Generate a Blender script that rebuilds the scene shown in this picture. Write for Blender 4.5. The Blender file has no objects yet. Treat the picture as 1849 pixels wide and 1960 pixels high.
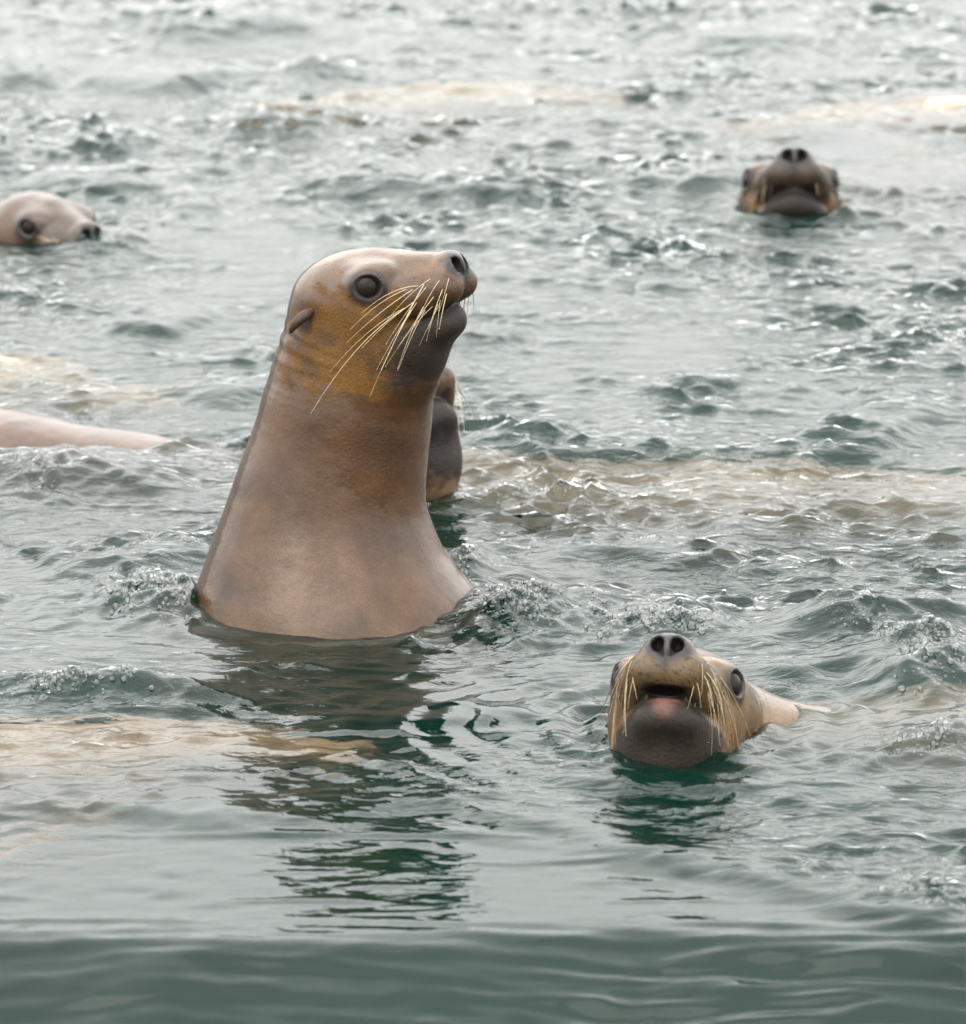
import bpy, math, random
import numpy as np

random.seed(7)
rng = np.random.default_rng(11)
R = math.radians
S = bpy.context.scene
COL = S.collection

# ------------------------------------------------------------------ camera
PW, PH = 1849.0, 1960.0          # photograph size, used to turn sightings into places
FPX = 10000.0                    # focal length in photograph pixels (a ~195 mm lens)
CAM_H = 1.80
PITCH = math.atan((PH / 2 + 1434.0) / FPX)
cd = bpy.data.cameras.new('camera')
cam = bpy.data.objects.new('camera', cd)
COL.objects.link(cam)
cam.location = (0, 0, CAM_H)
cam.rotation_euler = (math.pi / 2 - PITCH, 0, 0)
cd.sensor_fit = 'HORIZONTAL'
cd.sensor_width = 36
cd.lens = 36 * FPX / PW
cd.clip_start = 0.1
cd.clip_end = 5000
cd.dof.use_dof = True
cd.dof.focus_distance = 6.85
cd.dof.aperture_fstop = 9.0
S.camera = cam

# ------------------------------------------------------------------ world: bright overcast
SUN_EL, SUN_AZ = 55.0, -140.0     # azimuth measured from +Y (away from the camera) towards +X
world = bpy.data.worlds.new('World')
S.world = world
world.use_nodes = True
wn, wl = world.node_tree.nodes, world.node_tree.links
wn.clear()
sky = wn.new('ShaderNodeTexSky')
sky.sky_type = 'NISHITA'
sky.sun_disc = False
sky.sun_elevation = R(SUN_EL)
sky.sun_rotation = R(SUN_AZ)
sky.dust_density = 4.0
bw = wn.new('ShaderNodeHueSaturation')
bw.inputs['Saturation'].default_value = 0.08
wl.new(sky.outputs[0], bw.inputs['Color'])
tc = wn.new('ShaderNodeTexCoord')
cl = wn.new('ShaderNodeTexNoise')
cl.inputs['Scale'].default_value = 2.2
cl.inputs['Detail'].default_value = 5
wl.new(tc.outputs['Generated'], cl.inputs['Vector'])
cr = wn.new('ShaderNodeMapRange')
cr.inputs['From Min'].default_value = 0.3
cr.inputs['From Max'].default_value = 0.72
cr.inputs['To Min'].default_value = 13.0
cr.inputs['To Max'].default_value = 20.0
wl.new(cl.outputs['Fac'], cr.inputs['Value'])
cc = wn.new('ShaderNodeMix')
cc.data_type = 'RGBA'
cc.blend_type = 'MULTIPLY'
cc.inputs[0].default_value = 1.0
cc.inputs[6].default_value = (1.0, 1.0, 0.985, 1)
# an overcast sky is dimmer towards the horizon
sx = wn.new('ShaderNodeSeparateXYZ')
wl.new(tc.outputs['Generated'], sx.inputs[0])
hz = wn.new('ShaderNodeMapRange')
hz.inputs['From Min'].default_value = 0.0
hz.inputs['From Max'].default_value = 0.42
hz.inputs['To Min'].default_value = 0.46
hz.inputs['To Max'].default_value = 1.0
wl.new(sx.outputs['Z'], hz.inputs['Value'])
cm = wn.new('ShaderNodeMath')
cm.operation = 'MULTIPLY'
wl.new(cr.outputs[0], cm.inputs[0])
wl.new(hz.outputs[0], cm.inputs[1])
wl.new(cm.outputs[0], cc.inputs[7])
mx = wn.new('ShaderNodeMix')
mx.data_type = 'RGBA'
mx.inputs[0].default_value = 0.92      # cloud cover
wl.new(bw.outputs[0], mx.inputs[6])
wl.new(cc.outputs[2], mx.inputs[7])
bg = wn.new('ShaderNodeBackground')
bg.inputs['Strength'].default_value = 0.10
wl.new(mx.outputs[2], bg.inputs['Color'])
wo = wn.new('ShaderNodeOutputWorld')
wl.new(bg.outputs[0], wo.inputs['Surface'])

sd = bpy.data.lights.new('sun', 'SUN')
sd.energy = 0.7
sd.angle = R(60)
sd.color = (1.0, 0.95, 0.87)
sun = bpy.data.objects.new('sun', sd)
COL.objects.link(sun)
sun.rotation_euler = (R(90 - SUN_EL), 0, math.pi - R(SUN_AZ))

S.render.engine = 'CYCLES'
S.cycles.use_denoising = True
S.cycles.max_bounces = 8
S.cycles.transparent_max_bounces = 16
S.cycles.caustics_refractive = True
S.cycles.caustics_reflective = False
S.cycles.sample_clamp_indirect = 6.0
S.view_settings.view_transform = 'Standard'
S.view_settings.look = 'None'
S.view_settings.gamma = 1.0
S.view_settings.use_curve_mapping = False
S.view_settings.exposure = 1.5

# ------------------------------------------------------------------ sightings -> places
cp, sp_ = math.cos(PITCH), math.sin(PITCH)
FWD = np.array([0, cp, -sp_])
UPV = np.array([0, sp_, cp])
RGT = np.array([1.0, 0, 0])
CAM = np.array([0, 0, CAM_H])

def ray(px, py):
    return FWD * FPX + RGT * (px - PW / 2) + UPV * (PH / 2 - py)

def ground(px, py, z=0.0):
    d = ray(px, py)
    return CAM + d * ((z - CAM_H) / d[2])

def at_y(px, py, Y):
    d = ray(px, py)
    return CAM + d * (Y / d[1])

def scale_at(p):
    return FPX / float((np.asarray(p) - CAM) @ FWD)

# ------------------------------------------------------------------ materials
def mat(name):
    m = bpy.data.materials.new(name)
    m.use_nodes = True
    m.node_tree.nodes.clear()
    return m, m.node_tree.nodes, m.node_tree.links

def simple(name, col, rough=0.4, spec=0.5, coat=0.0, coat_rough=0.05):
    m, n, l = mat(name)
    b = n.new('ShaderNodeBsdfPrincipled')
    b.inputs['Base Color'].default_value = (*col, 1)
    b.inputs['Roughness'].default_value = rough
    b.inputs['Specular IOR Level'].default_value = spec
    b.inputs['Coat Weight'].default_value = coat
    b.inputs['Coat Roughness'].default_value = coat_rough
    o = n.new('ShaderNodeOutputMaterial')
    l.new(b.outputs[0], o.inputs['Surface'])
    return m

def water_material():
    m, n, l = mat('sea_water')
    tc = n.new('ShaderNodeTexCoord')
    def noise(scale, detail, sx, dist=0.0):
        mp = n.new('ShaderNodeMapping')
        mp.inputs['Scale'].default_value = (sx, 1, 1)
        l.new(tc.outputs['Object'], mp.inputs['Vector'])
        t = n.new('ShaderNodeTexNoise')
        t.inputs['Scale'].default_value = scale
        t.inputs['Detail'].default_value = detail
        t.inputs['Distortion'].default_value = dist
        l.new(mp.outputs[0], t.inputs['Vector'])
        return t
    a = noise(30.0, 3.0, 0.55, 0.9)
    b = noise(72.0, 2.0, 0.6, 0.4)
    at = n.new('ShaderNodeAttribute')
    at.attribute_name = 'ripple'
    bp = n.new('ShaderNodeBump')
    bp.inputs['Distance'].default_value = 0.011
    l.new(at.outputs['Fac'], bp.inputs['Strength'])
    l.new(a.outputs['Fac'], bp.inputs['Height'])
    bp2 = n.new('ShaderNodeBump')
    bp2.inputs['Distance'].default_value = 0.0042
    l.new(at.outputs['Fac'], bp2.inputs['Strength'])
    l.new(b.outputs['Fac'], bp2.inputs['Height'])
    l.new(bp.outputs[0], bp2.inputs['Normal'])
    fr = n.new('ShaderNodeFresnel')
    fr.inputs['IOR'].default_value = 1.34
    l.new(bp2.outputs[0], fr.inputs['Normal'])
    gl = n.new('ShaderNodeBsdfGlossy')
    gl.inputs['Roughness'].default_value = 0.02
    l.new(bp2.outputs[0], gl.inputs['Normal'])
    rf = n.new('ShaderNodeBsdfRefraction')
    rf.inputs['IOR'].default_value = 1.34
    rf.inputs['Roughness'].default_value = 0.0
    rf.inputs['Color'].default_value = (0.93, 0.95, 0.90, 1)
    l.new(bp2.outputs[0], rf.inputs['Normal'])
    df = n.new('ShaderNodeBsdfDiffuse')
    df.inputs['Color'].default_value = (0.0020, 0.0260, 0.0185, 1)
    m1 = n.new('ShaderNodeMixShader')
    m1.inputs[0].default_value = 0.26
    l.new(rf.outputs[0], m1.inputs[1])
    l.new(df.outputs[0], m1.inputs[2])
    m2 = n.new('ShaderNodeMixShader')
    l.new(fr.outputs[0], m2.inputs[0])
    l.new(m1.outputs[0], m2.inputs[1])
    l.new(gl.outputs[0], m2.inputs[2])
    o = n.new('ShaderNodeOutputMaterial')
    l.new(m2.outputs[0], o.inputs['Surface'])
    return m

def bubble_material(name, ior, tint, milk):
    m, n, l = mat(name)
    fr = n.new('ShaderNodeFresnel')
    fr.inputs['IOR'].default_value = ior
    gl = n.new('ShaderNodeBsdfGlossy')
    gl.inputs['Roughness'].default_value = 0.02
    tr = n.new('ShaderNodeBsdfTransparent')
    tr.inputs['Color'].default_value = (*tint, 1)
    df = n.new('ShaderNodeBsdfDiffuse')
    df.inputs['Color'].default_value = (0.8, 0.82, 0.81, 1)
    mf = n.new('ShaderNodeMixShader')
    mf.inputs[0].default_value = milk
    l.new(tr.outputs[0], mf.inputs[1])
    l.new(df.outputs[0], mf.inputs[2])
    mxs = n.new('ShaderNodeMixShader')
    l.new(fr.outputs[0], mxs.inputs[0])
    l.new(mf.outputs[0], mxs.inputs[1])
    l.new(gl.outputs[0], mxs.inputs[2])
    o = n.new('ShaderNodeOutputMaterial')
    l.new(mxs.outputs[0], o.inputs['Surface'])
    return m

def fur_material():
    m, n, l = mat('wet_fur')
    at = n.new('ShaderNodeAttribute')
    at.attribute_name = 'coat'
    tc = n.new('ShaderNodeTexCoord')
    big = n.new('ShaderNodeTexNoise')
    big.inputs['Scale'].default_value = 17.0
    big.inputs['Detail'].default_value = 5.0
    big.inputs['Roughness'].default_value = 0.6
    l.new(tc.outputs['Object'], big.inputs['Vector'])
    mr = n.new('ShaderNodeMapRange')
    mr.inputs['From Min'].default_value = 0.3
    mr.inputs['From Max'].default_value = 0.7
    mr.inputs['To Min'].default_value = 0.66
    mr.inputs['To Max'].default_value = 1.30
    l.new(big.outputs['Fac'], mr.inputs['Value'])
    grain = n.new('ShaderNodeTexNoise')
    grain.inputs['Scale'].default_value = 420.0
    grain.inputs['Detail'].default_value = 2.0
    l.new(tc.outputs['Object'], grain.inputs['Vector'])
    gr = n.new('ShaderNodeMapRange')
    gr.inputs['From Min'].default_value = 0.3
    gr.inputs['From Max'].default_value = 0.7
    gr.inputs['To Min'].default_value = 0.78
    gr.inputs['To Max'].default_value = 1.22
    l.new(grain.outputs['Fac'], gr.inputs['Value'])
    mu = n.new('ShaderNodeMath')
    mu.operation = 'MULTIPLY'
    l.new(mr.outputs[0], mu.inputs[0])
    l.new(gr.outputs[0], mu.inputs[1])
    vm = n.new('ShaderNodeVectorMath')
    vm.operation = 'SCALE'
    l.new(at.outputs['Color'], vm.inputs[0])
    l.new(mu.outputs[0], vm.inputs['Scale'])
    # wet sheen comes and goes where the fur is slicked down or standing
    wat = n.new('ShaderNodeAttribute')
    wat.attribute_name = 'wet'
    rr = n.new('ShaderNodeMapRange')
    rr.inputs['From Min'].default_value = 0.0
    rr.inputs['From Max'].default_value = 1.0
    rr.inputs['To Min'].default_value = 0.62
    rr.inputs['To Max'].default_value = 0.24
    l.new(wat.outputs['Fac'], rr.inputs['Value'])
    hair = n.new('ShaderNodeTexNoise')
    hair.inputs['Scale'].default_value = 260.0
    hair.inputs['Detail'].default_value = 3.0
    l.new(tc.outputs['Object'], hair.inputs['Vector'])
    inv = n.new('ShaderNodeMapRange')
    inv.inputs['To Min'].default_value = 0.55
    inv.inputs['To Max'].default_value = 0.10
    l.new(wat.outputs['Fac'], inv.inputs['Value'])
    bp = n.new('ShaderNodeBump')
    bp.inputs['Distance'].default_value = 0.0025
    l.new(inv.outputs[0], bp.inputs['Strength'])
    l.new(hair.outputs['Fac'], bp.inputs['Height'])
    soft = n.new('ShaderNodeTexNoise')
    soft.inputs['Scale'].default_value = 38.0
    soft.inputs['Detail'].default_value = 3.0
    l.new(tc.outputs['Object'], soft.inputs['Vector'])
    bp2 = n.new('ShaderNodeBump')
    bp2.inputs['Distance'].default_value = 0.006
    bp2.inputs['Strength'].default_value = 0.22
    l.new(soft.outputs['Fac'], bp2.inputs['Height'])
    l.new(bp2.outputs[0], bp.inputs['Normal'])
    b = n.new('ShaderNodeBsdfPrincipled')
    l.new(vm.outputs[0], b.inputs['Base Color'])
    l.new(rr.outputs[0], b.inputs['Roughness'])
    cw = n.new('ShaderNodeMath')
    cw.operation = 'MULTIPLY'
    cw.inputs[1].default_value = 0.38
    l.new(wat.outputs['Fac'], cw.inputs[0])
    l.new(cw.outputs[0], b.inputs['Coat Weight'])
    b.inputs['Coat Roughness'].default_value = 0.10
    b.inputs['Specular IOR Level'].default_value = 0.14
    l.new(bp.outputs[0], b.inputs['Normal'])
    l.new(bp2.outputs[0], b.inputs['Coat Normal'])
    o = n.new('ShaderNodeOutputMaterial')
    l.new(b.outputs[0], o.inputs['Surface'])
    return m

M_WATER = water_material()
M_DEEP = simple('deep_water', (0.0018, 0.0130, 0.0095), 1.0, 0.0)
M_FUR = fur_material()
M_EYE = simple('eye_dark', (0.012, 0.009, 0.008), 0.10, 0.11, 0.0, 0.02)
M_LID = simple('eyelid_skin', (0.012, 0.010, 0.010), 0.6, 0.25)
M_EAR = simple('ear_skin', (0.030, 0.017, 0.010), 0.55, 0.3)
M_WHISK = simple('whisker', (0.50, 0.40, 0.24), 0.5, 0.5)
M_WHISKD = simple('whisker_brown', (0.10, 0.058, 0.025), 0.4, 0.5)
M_MOUTH = simple('mouth_pink', (0.34, 0.12, 0.09), 0.35, 0.5)
M_BUB = bubble_material('bubble_film', 1.28, (0.985, 0.99, 0.99), 0.055)
M_DROP = bubble_material('water_drop', 1.5, (0.95, 0.97, 0.97), 0.12)

# ------------------------------------------------------------------ small maths helpers
def smooth(e0, e1, x):
    t = np.clip((x - e0) / (e1 - e0), 0, 1)
    return t * t * (3 - 2 * t)

_perm = rng.permutation(512)
_ang = rng.uniform(0, 2 * np.pi, 512)
def perlin(x, y):
    xi, yi = np.floor(x).astype(np.int64), np.floor(y).astype(np.int64)
    xf, yf = x - xi, y - yi
    def g(ix, iy, dx, dy):
        hsh = _ang[(_perm[(ix & 511)] + iy) & 511]
        return np.cos(hsh) * dx + np.sin(hsh) * dy
    u = xf * xf * xf * (xf * (xf * 6 - 15) + 10)
    v = yf * yf * yf * (yf * (yf * 6 - 15) + 10)
    n00, n10 = g(xi, yi, xf, yf), g(xi + 1, yi, xf - 1, yf)
    n01, n11 = g(xi, yi + 1, xf, yf - 1), g(xi + 1, yi + 1, xf - 1, yf - 1)
    a = n00 + u * (n10 - n00)
    b = n01 + u * (n11 - n01)
    return a + v * (b - a)

def tag(o, label=None, cat=None, group=None, kind=None):
    if label: o['label'] = label
    if cat: o['category'] = cat
    if group: o['group'] = group
    if kind: o['kind'] = kind

def mesh_obj(name, verts, faces, material, parent=None, smooth_shade=True, attrs=None):
    me = bpy.data.meshes.new(name)
    verts = np.asarray(verts, dtype=np.float32)
    faces = np.asarray(faces, dtype=np.int32)
    k = faces.shape[1]
    me.vertices.add(len(verts))
    me.vertices.foreach_set('co', verts.ravel())
    me.loops.add(faces.size)
    me.loops.foreach_set('vertex_index', faces.ravel())
    me.polygons.add(len(faces))
    me.polygons.foreach_set('loop_start', np.arange(0, faces.size, k, dtype=np.int32))
    me.polygons.foreach_set('loop_total', np.full(len(faces), k, dtype=np.int32))
    me.update(calc_edges=True)
    me.polygons.foreach_set('use_smooth', np.full(len(faces), smooth_shade))
    for an, (typ, data) in (attrs or {}).items():
        a = me.attributes.new(an, typ, 'POINT')
        a.data.foreach_set('color' if typ == 'FLOAT_COLOR' else 'value', np.asarray(data, dtype=np.float32).ravel())
    me.materials.append(material)
    o = bpy.data.objects.new(name, me)
    COL.objects.link(o)
    if parent is not None:
        o.parent = parent
    return o


# ------------------------------------------------------------------ the sea
def axis_fine(a, b, step, grow_lo, grow_hi, limit):
    mid = [a]
    while mid[-1] < b:
        mid.append(mid[-1] + step(mid[-1]))
    hi, st = [mid[-1]], step(b)
    while hi[-1] < limit:
        st *= grow_hi
        hi.append(hi[-1] + st)
    lo, st = [mid[0]], step(a)
    while lo[-1] > -limit:
        st *= grow_lo
        lo.append(lo[-1] - st)
    return np.array(lo[:0:-1] + mid + hi[1:])

xs = axis_fine(-1.30, 1.30, lambda x: 0.0048, 1.09, 1.09, 1500)
ys = axis_fine(4.95, 13.2, lambda y: 0.0050 * (y / 5.0) ** 1.25, 1.12, 1.07, 1500)
NX, NY = len(xs), len(ys)
X, Y = np.meshgrid(xs.astype(np.float32), ys.astype(np.float32))
DX = np.gradient(xs)[None, :] * np.ones((NY, 1))
DY = np.gradient(ys)[:, None] * np.ones((1, NX))
CELL = np.maximum(DX, DY * 0.6)
dep = np.maximum(Y * cp + CAM_H * sp_, 0.8)
U = PW / 2 + FPX * X / dep                       # where a calm sea point is sighted
V = PH / 2 - FPX * (Y * sp_ - CAM_H * cp) / dep
IN = (np.abs(X) < 12) & (Y > 1.0) & (Y < 40)     # area that carries sculpted water

def blob(u0, v0, ru, rv):
    return np.exp(-((U - u0) / ru) ** 2 - ((V - v0) / rv) ** 2)

# liveliness of the surface: chop far off, glassy in the foreground
patch = perlin(X * 1.3 + 3.1, Y * 0.75 + 1.7) * 1.3 + perlin(X * 3.1 + 8.2, Y * 2.2 + 5.5) * 1.0
patch = np.clip(patch, -0.75, 1.3)
far = smooth(1500, 700, V)
calm = smooth(1440, 1640, V + 0.10 * (U - 900) * (U < 900) - 60 * np.clip((U - 900) / 900, 0, 1.3))
wake_side = smooth(-40, 60, (1560 + (U - 880) * 0.237) - V) * smooth(760, 1000, U)   # ruffled side of the bow wave
calm = calm * (1 - 0.8 * wake_side)
amp_big = (0.45 + 0.95 * far) * (1 + 0.7 * patch) * (1 - 0.86 * calm)
amp_mid = (0.60 + 0.95 * far) * (1 + 0.9 * patch) * (1 - 0.86 * calm)
amp_fin = (0.95 + 0.25 * far) * (1 + 0.9 * patch) * (1 - 0.80 * calm)
gust = np.exp(2.6 * perlin(X * 4.2 + 11, Y * 6.5 + 2) + 1.6 * perlin(X * 9.5 + 1, Y * 15 + 6))
amp_fin = amp_fin * np.clip(gust, 0.25, 3.0)
amp_mid = amp_mid * np.clip(gust, 0.7, 1.3)
SLOPE = 0.080
BEND = [1.5 * np.sin(a * X + b * Y + c) + 0.9 * np.sin(b * 1.9 * X - a * 1.3 * Y + 2 * c)
        for a, b, c in ((1.7, 2.3, 0.3), (2.6, -1.6, 1.9), (-2.1, 3.0, 4.0))]
H = np.zeros_like(X)
HX = np.zeros_like(X)
HY = np.zeros_like(X)
NW = 130
lam = np.exp(rng.uniform(np.log(0.022), np.log(0.70), NW))
j0, j1 = np.searchsorted(ys, [3.6, 22.0])
i0, i1 = np.searchsorted(xs, [-3.2, 3.2])
for i in range(NW):
    L = lam[i]
    k = 2 * np.pi / L
    th = np.pi / 2 * rng.choice([-1, 1]) + rng.normal(0, 0.70)
    slope = SLOPE * math.sqrt(2.0 / NW) * math.sqrt(2) * (0.36 if L > 0.28 else (0.60 if L > 0.10 else 1.75))
    A = slope / k
    am = amp_big if L > 0.28 else (amp_mid if L > 0.09 else amp_fin)
    W = (slice(None), slice(None)) if L > 0.28 else (slice(j0, j1), slice(i0, i1))
    x, y = X[W], Y[W]
    w = smooth(2.0, 3.6, L / CELL[W]) * am[W]
    ph = (k * math.cos(th)) * x + (k * math.sin(th)) * y + rng.uniform(0, 2 * np.pi)
    ph += BEND[i % 3][W] * rng.uniform(0.6, 1.3)        # no crest runs dead straight
    H[W] += A * w * np.cos(ph)
    s_ = A * w * np.sin(ph) * 0.9
    HX[W] -= math.cos(th) * s_
    HY[W] -= math.sin(th) * s_

# foreground swell: its near face looks at the camera, its back is nearly level
yy = np.linspace(3.5, 7.2, 800)
y_face = ground(924, 1800, 0.0)[1]
sl = 0.50 * smooth(y_face + 0.03, y_face - 0.02, yy) * smooth(4.2, 4.75, yy)
sl += 0.012 * smooth(y_face, y_face + 0.1, yy) * smooth(6.1, 5.8, yy)
sl -= 0.030 * smooth(6.0, 6.4, yy) * smooth(7.1, 6.7, yy)
prof = np.cumsum(sl) * (yy[1] - yy[0])
prof -= np.interp(y_face, yy, prof)
wob = (0.085 * perlin(X * 1.9 + 4.0, Y * 0.7) + 0.030 * perlin(X * 7.0, Y * 2.0 + 9)) * smooth(7.0, 5.8, Y)
tilt = -0.10 * np.clip(X, -1.5, 1.5) * 0 + 0.035 * smooth(300, -200, U)
SW = np.interp(Y + wob - tilt, yy, prof)
SW[Y < 3.5] = prof[0]
SW = SW * smooth(9.5, 7.0, Y)
side = smooth(9, 5, np.abs(X))
H += SW * side

face = smooth(1730, 1830, V) * side
H += face * (0.0105 * perlin(X * 1.7 + 2.2, Y * 30 + 0.9 * X) + 0.0062 * perlin(X * 5.0, Y * 60 + 1.5 * X) + 0.0030 * perlin(X * 11.0, Y * 80)) * (0.40 + 0.9 * smooth(700, 1500, U))

H += 0.010 * np.maximum(perlin(X * 4.5 + 1, Y * 30 + 2) - 0.26, 0) * calm * (1 - 0.6 * face)

# long low ridges lying across the foreground
def ridge(u0, v0, u1, v1, width_front, width_back, height, ends=0.18, wav=0.010):
    a, b = ground(u0, v0), ground(u1, v1)
    dx, dy = b[0] - a[0], b[1] - a[1]
    ln = math.hypot(dx, dy)
    tx, ty = dx / ln, dy / ln
    mg = 0.15 * ln + 4 * max(width_front, width_back) + 0.1
    wi = np.searchsorted(xs, [min(a[0], b[0]) - mg, max(a[0], b[0]) + mg])
    wj = np.searchsorted(ys, [min(a[1], b[1]) - mg, max(a[1], b[1]) + mg])
    W = (slice(*wj), slice(*wi))
    x, y = X[W], Y[W]
    t = ((x - a[0]) * tx + (y - a[1]) * ty) / ln
    nrm = (-(x - a[0]) * ty + (y - a[1]) * tx)          # + is the far side
    if tx < 0:
        nrm = -nrm
    nrm = nrm + wav * 2 * perlin(x * 9 + u0, y * 9 + v0) + wav * perlin(x * 25 + u0, y * 25)
    e = smooth(-ends, ends, t) * smooth(1 + ends, 1 - ends, t)
    p = np.where(nrm < 0, np.exp(-(nrm / (0.85 * width_front)) ** 2), np.exp(-(nrm / width_back) ** 2))
    H[W] += height * RIDGE * e * p

RIDGE = 0.72
for (u0, v0, u1, v1, wf, wb, hh) in [
        (-200, 1548, 640, 1590, 0.055, 0.10, 0.0135),
        (300, 1600, 960, 1612, 0.030, 0.06, 0.0052),
        (560, 1560, 900, 1548, 0.035, 0.06, 0.0070),
        (600, 1410, 1000, 1378, 0.045, 0.09, 0.0120),
        (250, 1505, 880, 1470, 0.030, 0.06, 0.0060),
        (-150, 1385, 420, 1372, 0.05, 0.10, 0.010),
        (860, 1545, 1300, 1668, 0.035, 0.09, 0.0105),      # the bow wave of the near swimmer
        (1200, 1645, 1900, 1800, 0.035, 0.10, 0.0125),
        (-100, 1786, 760, 1850, 0.020, 0.030, -0.0030),
        (-100, 1905, 560, 1945, 0.015, 0.02, -0.0016),
        (180, 1865, 480, 1893, 0.012, 0.015, -0.0016),
        (1000, 1905, 1900, 1860, 0.014, 0.016, -0.0018),
        (1050, 1935, 1900, 1895, 0.014, 0.016, -0.0022),
        (1100, 1962, 1900, 1930, 0.016, 0.018, -0.0024),
        (-150, 1330, 470, 1352, 0.035, 0.09, 0.020),
        (1440, 1300, 1800, 1252, 0.05, 0.10, 0.022),
        (1420, 1240, 1600, 1180, 0.035, 0.08, 0.018),
        (1560, 1205, 1960, 1180, 0.055, 0.12, 0.036),
        (1690, 1330, 1980, 1300, 0.07, 0.14, 0.030),
        (1080, 1500, 1700, 1560, 0.035, 0.08, 0.012),
        (1180, 1410, 1520, 1520, 0.02, 0.05, 0.010),
        (850, 1070, 1000, 1110, 0.045, 0.10, 0.024),
        (900, 1200, 1180, 1130, 0.045, 0.10, 0.022),
        (120, 1085, 420, 1055, 0.05, 0.12, 0.024),
        (1050, 1050, 1440, 1062, 0.05, 0.12, 0.020),
        (1370, 1005, 1600, 1012, 0.05, 0.12, 0.018),
        (1560, 820, 1720, 835, 0.10, 0.22, 0.030),
        (870, 866, 1420, 858, 0.06, 0.18, 0.026),
        (1420, 845, 1560, 880, 0.06, 0.16, 0.022),
        (400, 770, 560, 735, 0.06, 0.15, 0.022),
        (-60, 905, 330, 925, 0.06, 0.15, 0.020),
        (430, 248, 640, 252, 0.13, 0.30, 0.034),
        (-60, 158, 110, 160, 0.12, 0.30, 0.038),
        (170, 160, 340, 178, 0.12, 0.30, 0.036),
        (290, 70, 600, 55, 0.16, 0.40, 0.050),
        (600, 352, 1010, 385, 0.07, 0.20, 0.026),
        (1150, 345, 1400, 372, 0.09, 0.22, 0.030),
        (1340, 78, 1520, 84, 0.12, 0.34, 0.022),
        (60, 345, 220, 372, 0.08, 0.20, 0.024),
        (330, 405, 420, 402, 0.08, 0.2, 0.026),
        (150, 285, 260, 290, 0.08, 0.2, 0.026),
        (880, 640, 980, 650, 0.05, 0.14, 0.015),
        (1240, 735, 1330, 752, 0.05, 0.14, 0.018),
        (210, 628, 330, 640, 0.06, 0.16, 0.022)]:
    ridge(u0, v0, u1, v1, wf, wb, hh)

# thin wrinkles: short sharp crests that come and go
def wrinkle(fx, fy, w, h, ox, oy):
    n = perlin(X * fx + ox + 0.6 * perlin(X * 7 + oy, Y * 7), Y * fy + oy)
    on = smooth(0.02, 0.30, perlin(X * 2.6 + oy, Y * 3.4 + ox))
    return h * np.exp(-(n / w) ** 2) * on * (1 - 0.75 * calm)
fine_area = smooth(2.2, 1.6, np.abs(X)) * smooth(14, 12, Y) * smooth(4.3, 4.7, Y)
H += fine_area * (wrinkle(3.2, 8.5, 0.075, 0.0030, 3, 8) + wrinkle(4.6, 12.0, 0.09, 0.0024, 17, 2)
                  + wrinkle(2.4, 6.5, 0.05, 0.0036, 29, 21) + wrinkle(6.5, 17.0, 0.11, 0.0018, 41, 5))

# churned water: lumps thrown up round the swimmers
def churn(u0, v0, ru, rv, amp, sc, lift=0.4):
    m = blob(u0, v0, ru, rv)
    sel = m > 0.01
    x, y = X[sel], Y[sel]
    wx = perlin(x * sc * 0.6 + 7, y * sc * 0.6) * 0.5 / sc * 2
    wy = perlin(x * sc * 0.6, y * sc * 0.6 + 13) * 0.5 / sc * 2
    x, y = x + wx, y + wy
    n = np.zeros_like(x)
    a, s2 = 1.0, sc
    for o in range(4):
        n += a * (1 - 2.2 * np.abs(perlin(x * s2 + 5 * o, y * s2 * 0.8 + 3 * o)))
        a *= 0.5
        s2 *= 1.9
    out = np.zeros_like(X)
    out[sel] = m[sel] * amp * (n * 0.5 + lift)
    return out

for c in [(275, 1128, 95, 50, 0.026, 17), (345, 1150, 50, 40, 0.022, 22), (110, 1140, 120, 30, 0.007, 20),
          (895, 1090, 45, 55, 0.026, 17), (1000, 1178, 90, 45, 0.026, 17), (1170, 1185, 170, 45, 0.017, 19),
          (1310, 1190, 100, 35, 0.017, 20), (1640, 1195, 110, 40, 0.022, 15), (1790, 1270, 100, 75, 0.032, 14),
          (1800, 1440, 110, 35, 0.022, 16), (1650, 1470, 80, 20, 0.008, 22),
          (120, 1345, 170, 26, 0.020, 17), (300, 1345, 110, 22, 0.012, 20),
          (60, 915, 120, 45, 0.020, 14), (200, 905, 120, 30, 0.012, 16),
          (1000, 945, 140, 24, 0.020, 15), (1250, 945, 200, 24, 0.010, 18),
          (1780, 1720, 130, 45, 0.010, 24), (600, 150, 80, 22, 0.040, 8),
          (200, 470, 80, 22, 0.026, 13), (1000, 840, 60, 16, 0.020, 12),
          (1850, 1380, 90, 50, 0.006, 26)]:
    H += churn(*c)

# rings and shoulders of water round the animals' necks
def rings(u0, v0, r0, amp, lam_, reach):
    g = ground(u0, v0)
    d = np.hypot(X - g[0], Y - g[1])
    d = d + 0.02 * perlin(X * 6 + 2, Y * 6 + 1)
    return amp * np.cos((d - r0) * 2 * np.pi / lam_) * np.exp(-np.maximum(d - r0, 0) / reach) * smooth(r0 * 0.3, r0, d)
H += rings(635, 1130, 0.21, 0.0032, 0.085, 0.16)
H += rings(1310, 1400, 0.11, 0.0048, 0.060, 0.16) * smooth(1150, 1330, V)
H += rings(1515, 395, 0.13, 0.008, 0.11, 0.20)
H += rings(800, 930, 0.13, 0.004, 0.08, 0.15)
# fine capillary ripples in the near swimmer's reflection
rip = blob(1290, 1590, 190, 120) + 0.7 * blob(620, 1290, 260, 70)
H += rip * 0.0016 * (np.sin(Y * 2 * np.pi / 0.038 + 3 * perlin(X * 12, Y * 5)) * perlin(X * 20 + 3, Y * 9) * 2.2)

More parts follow.
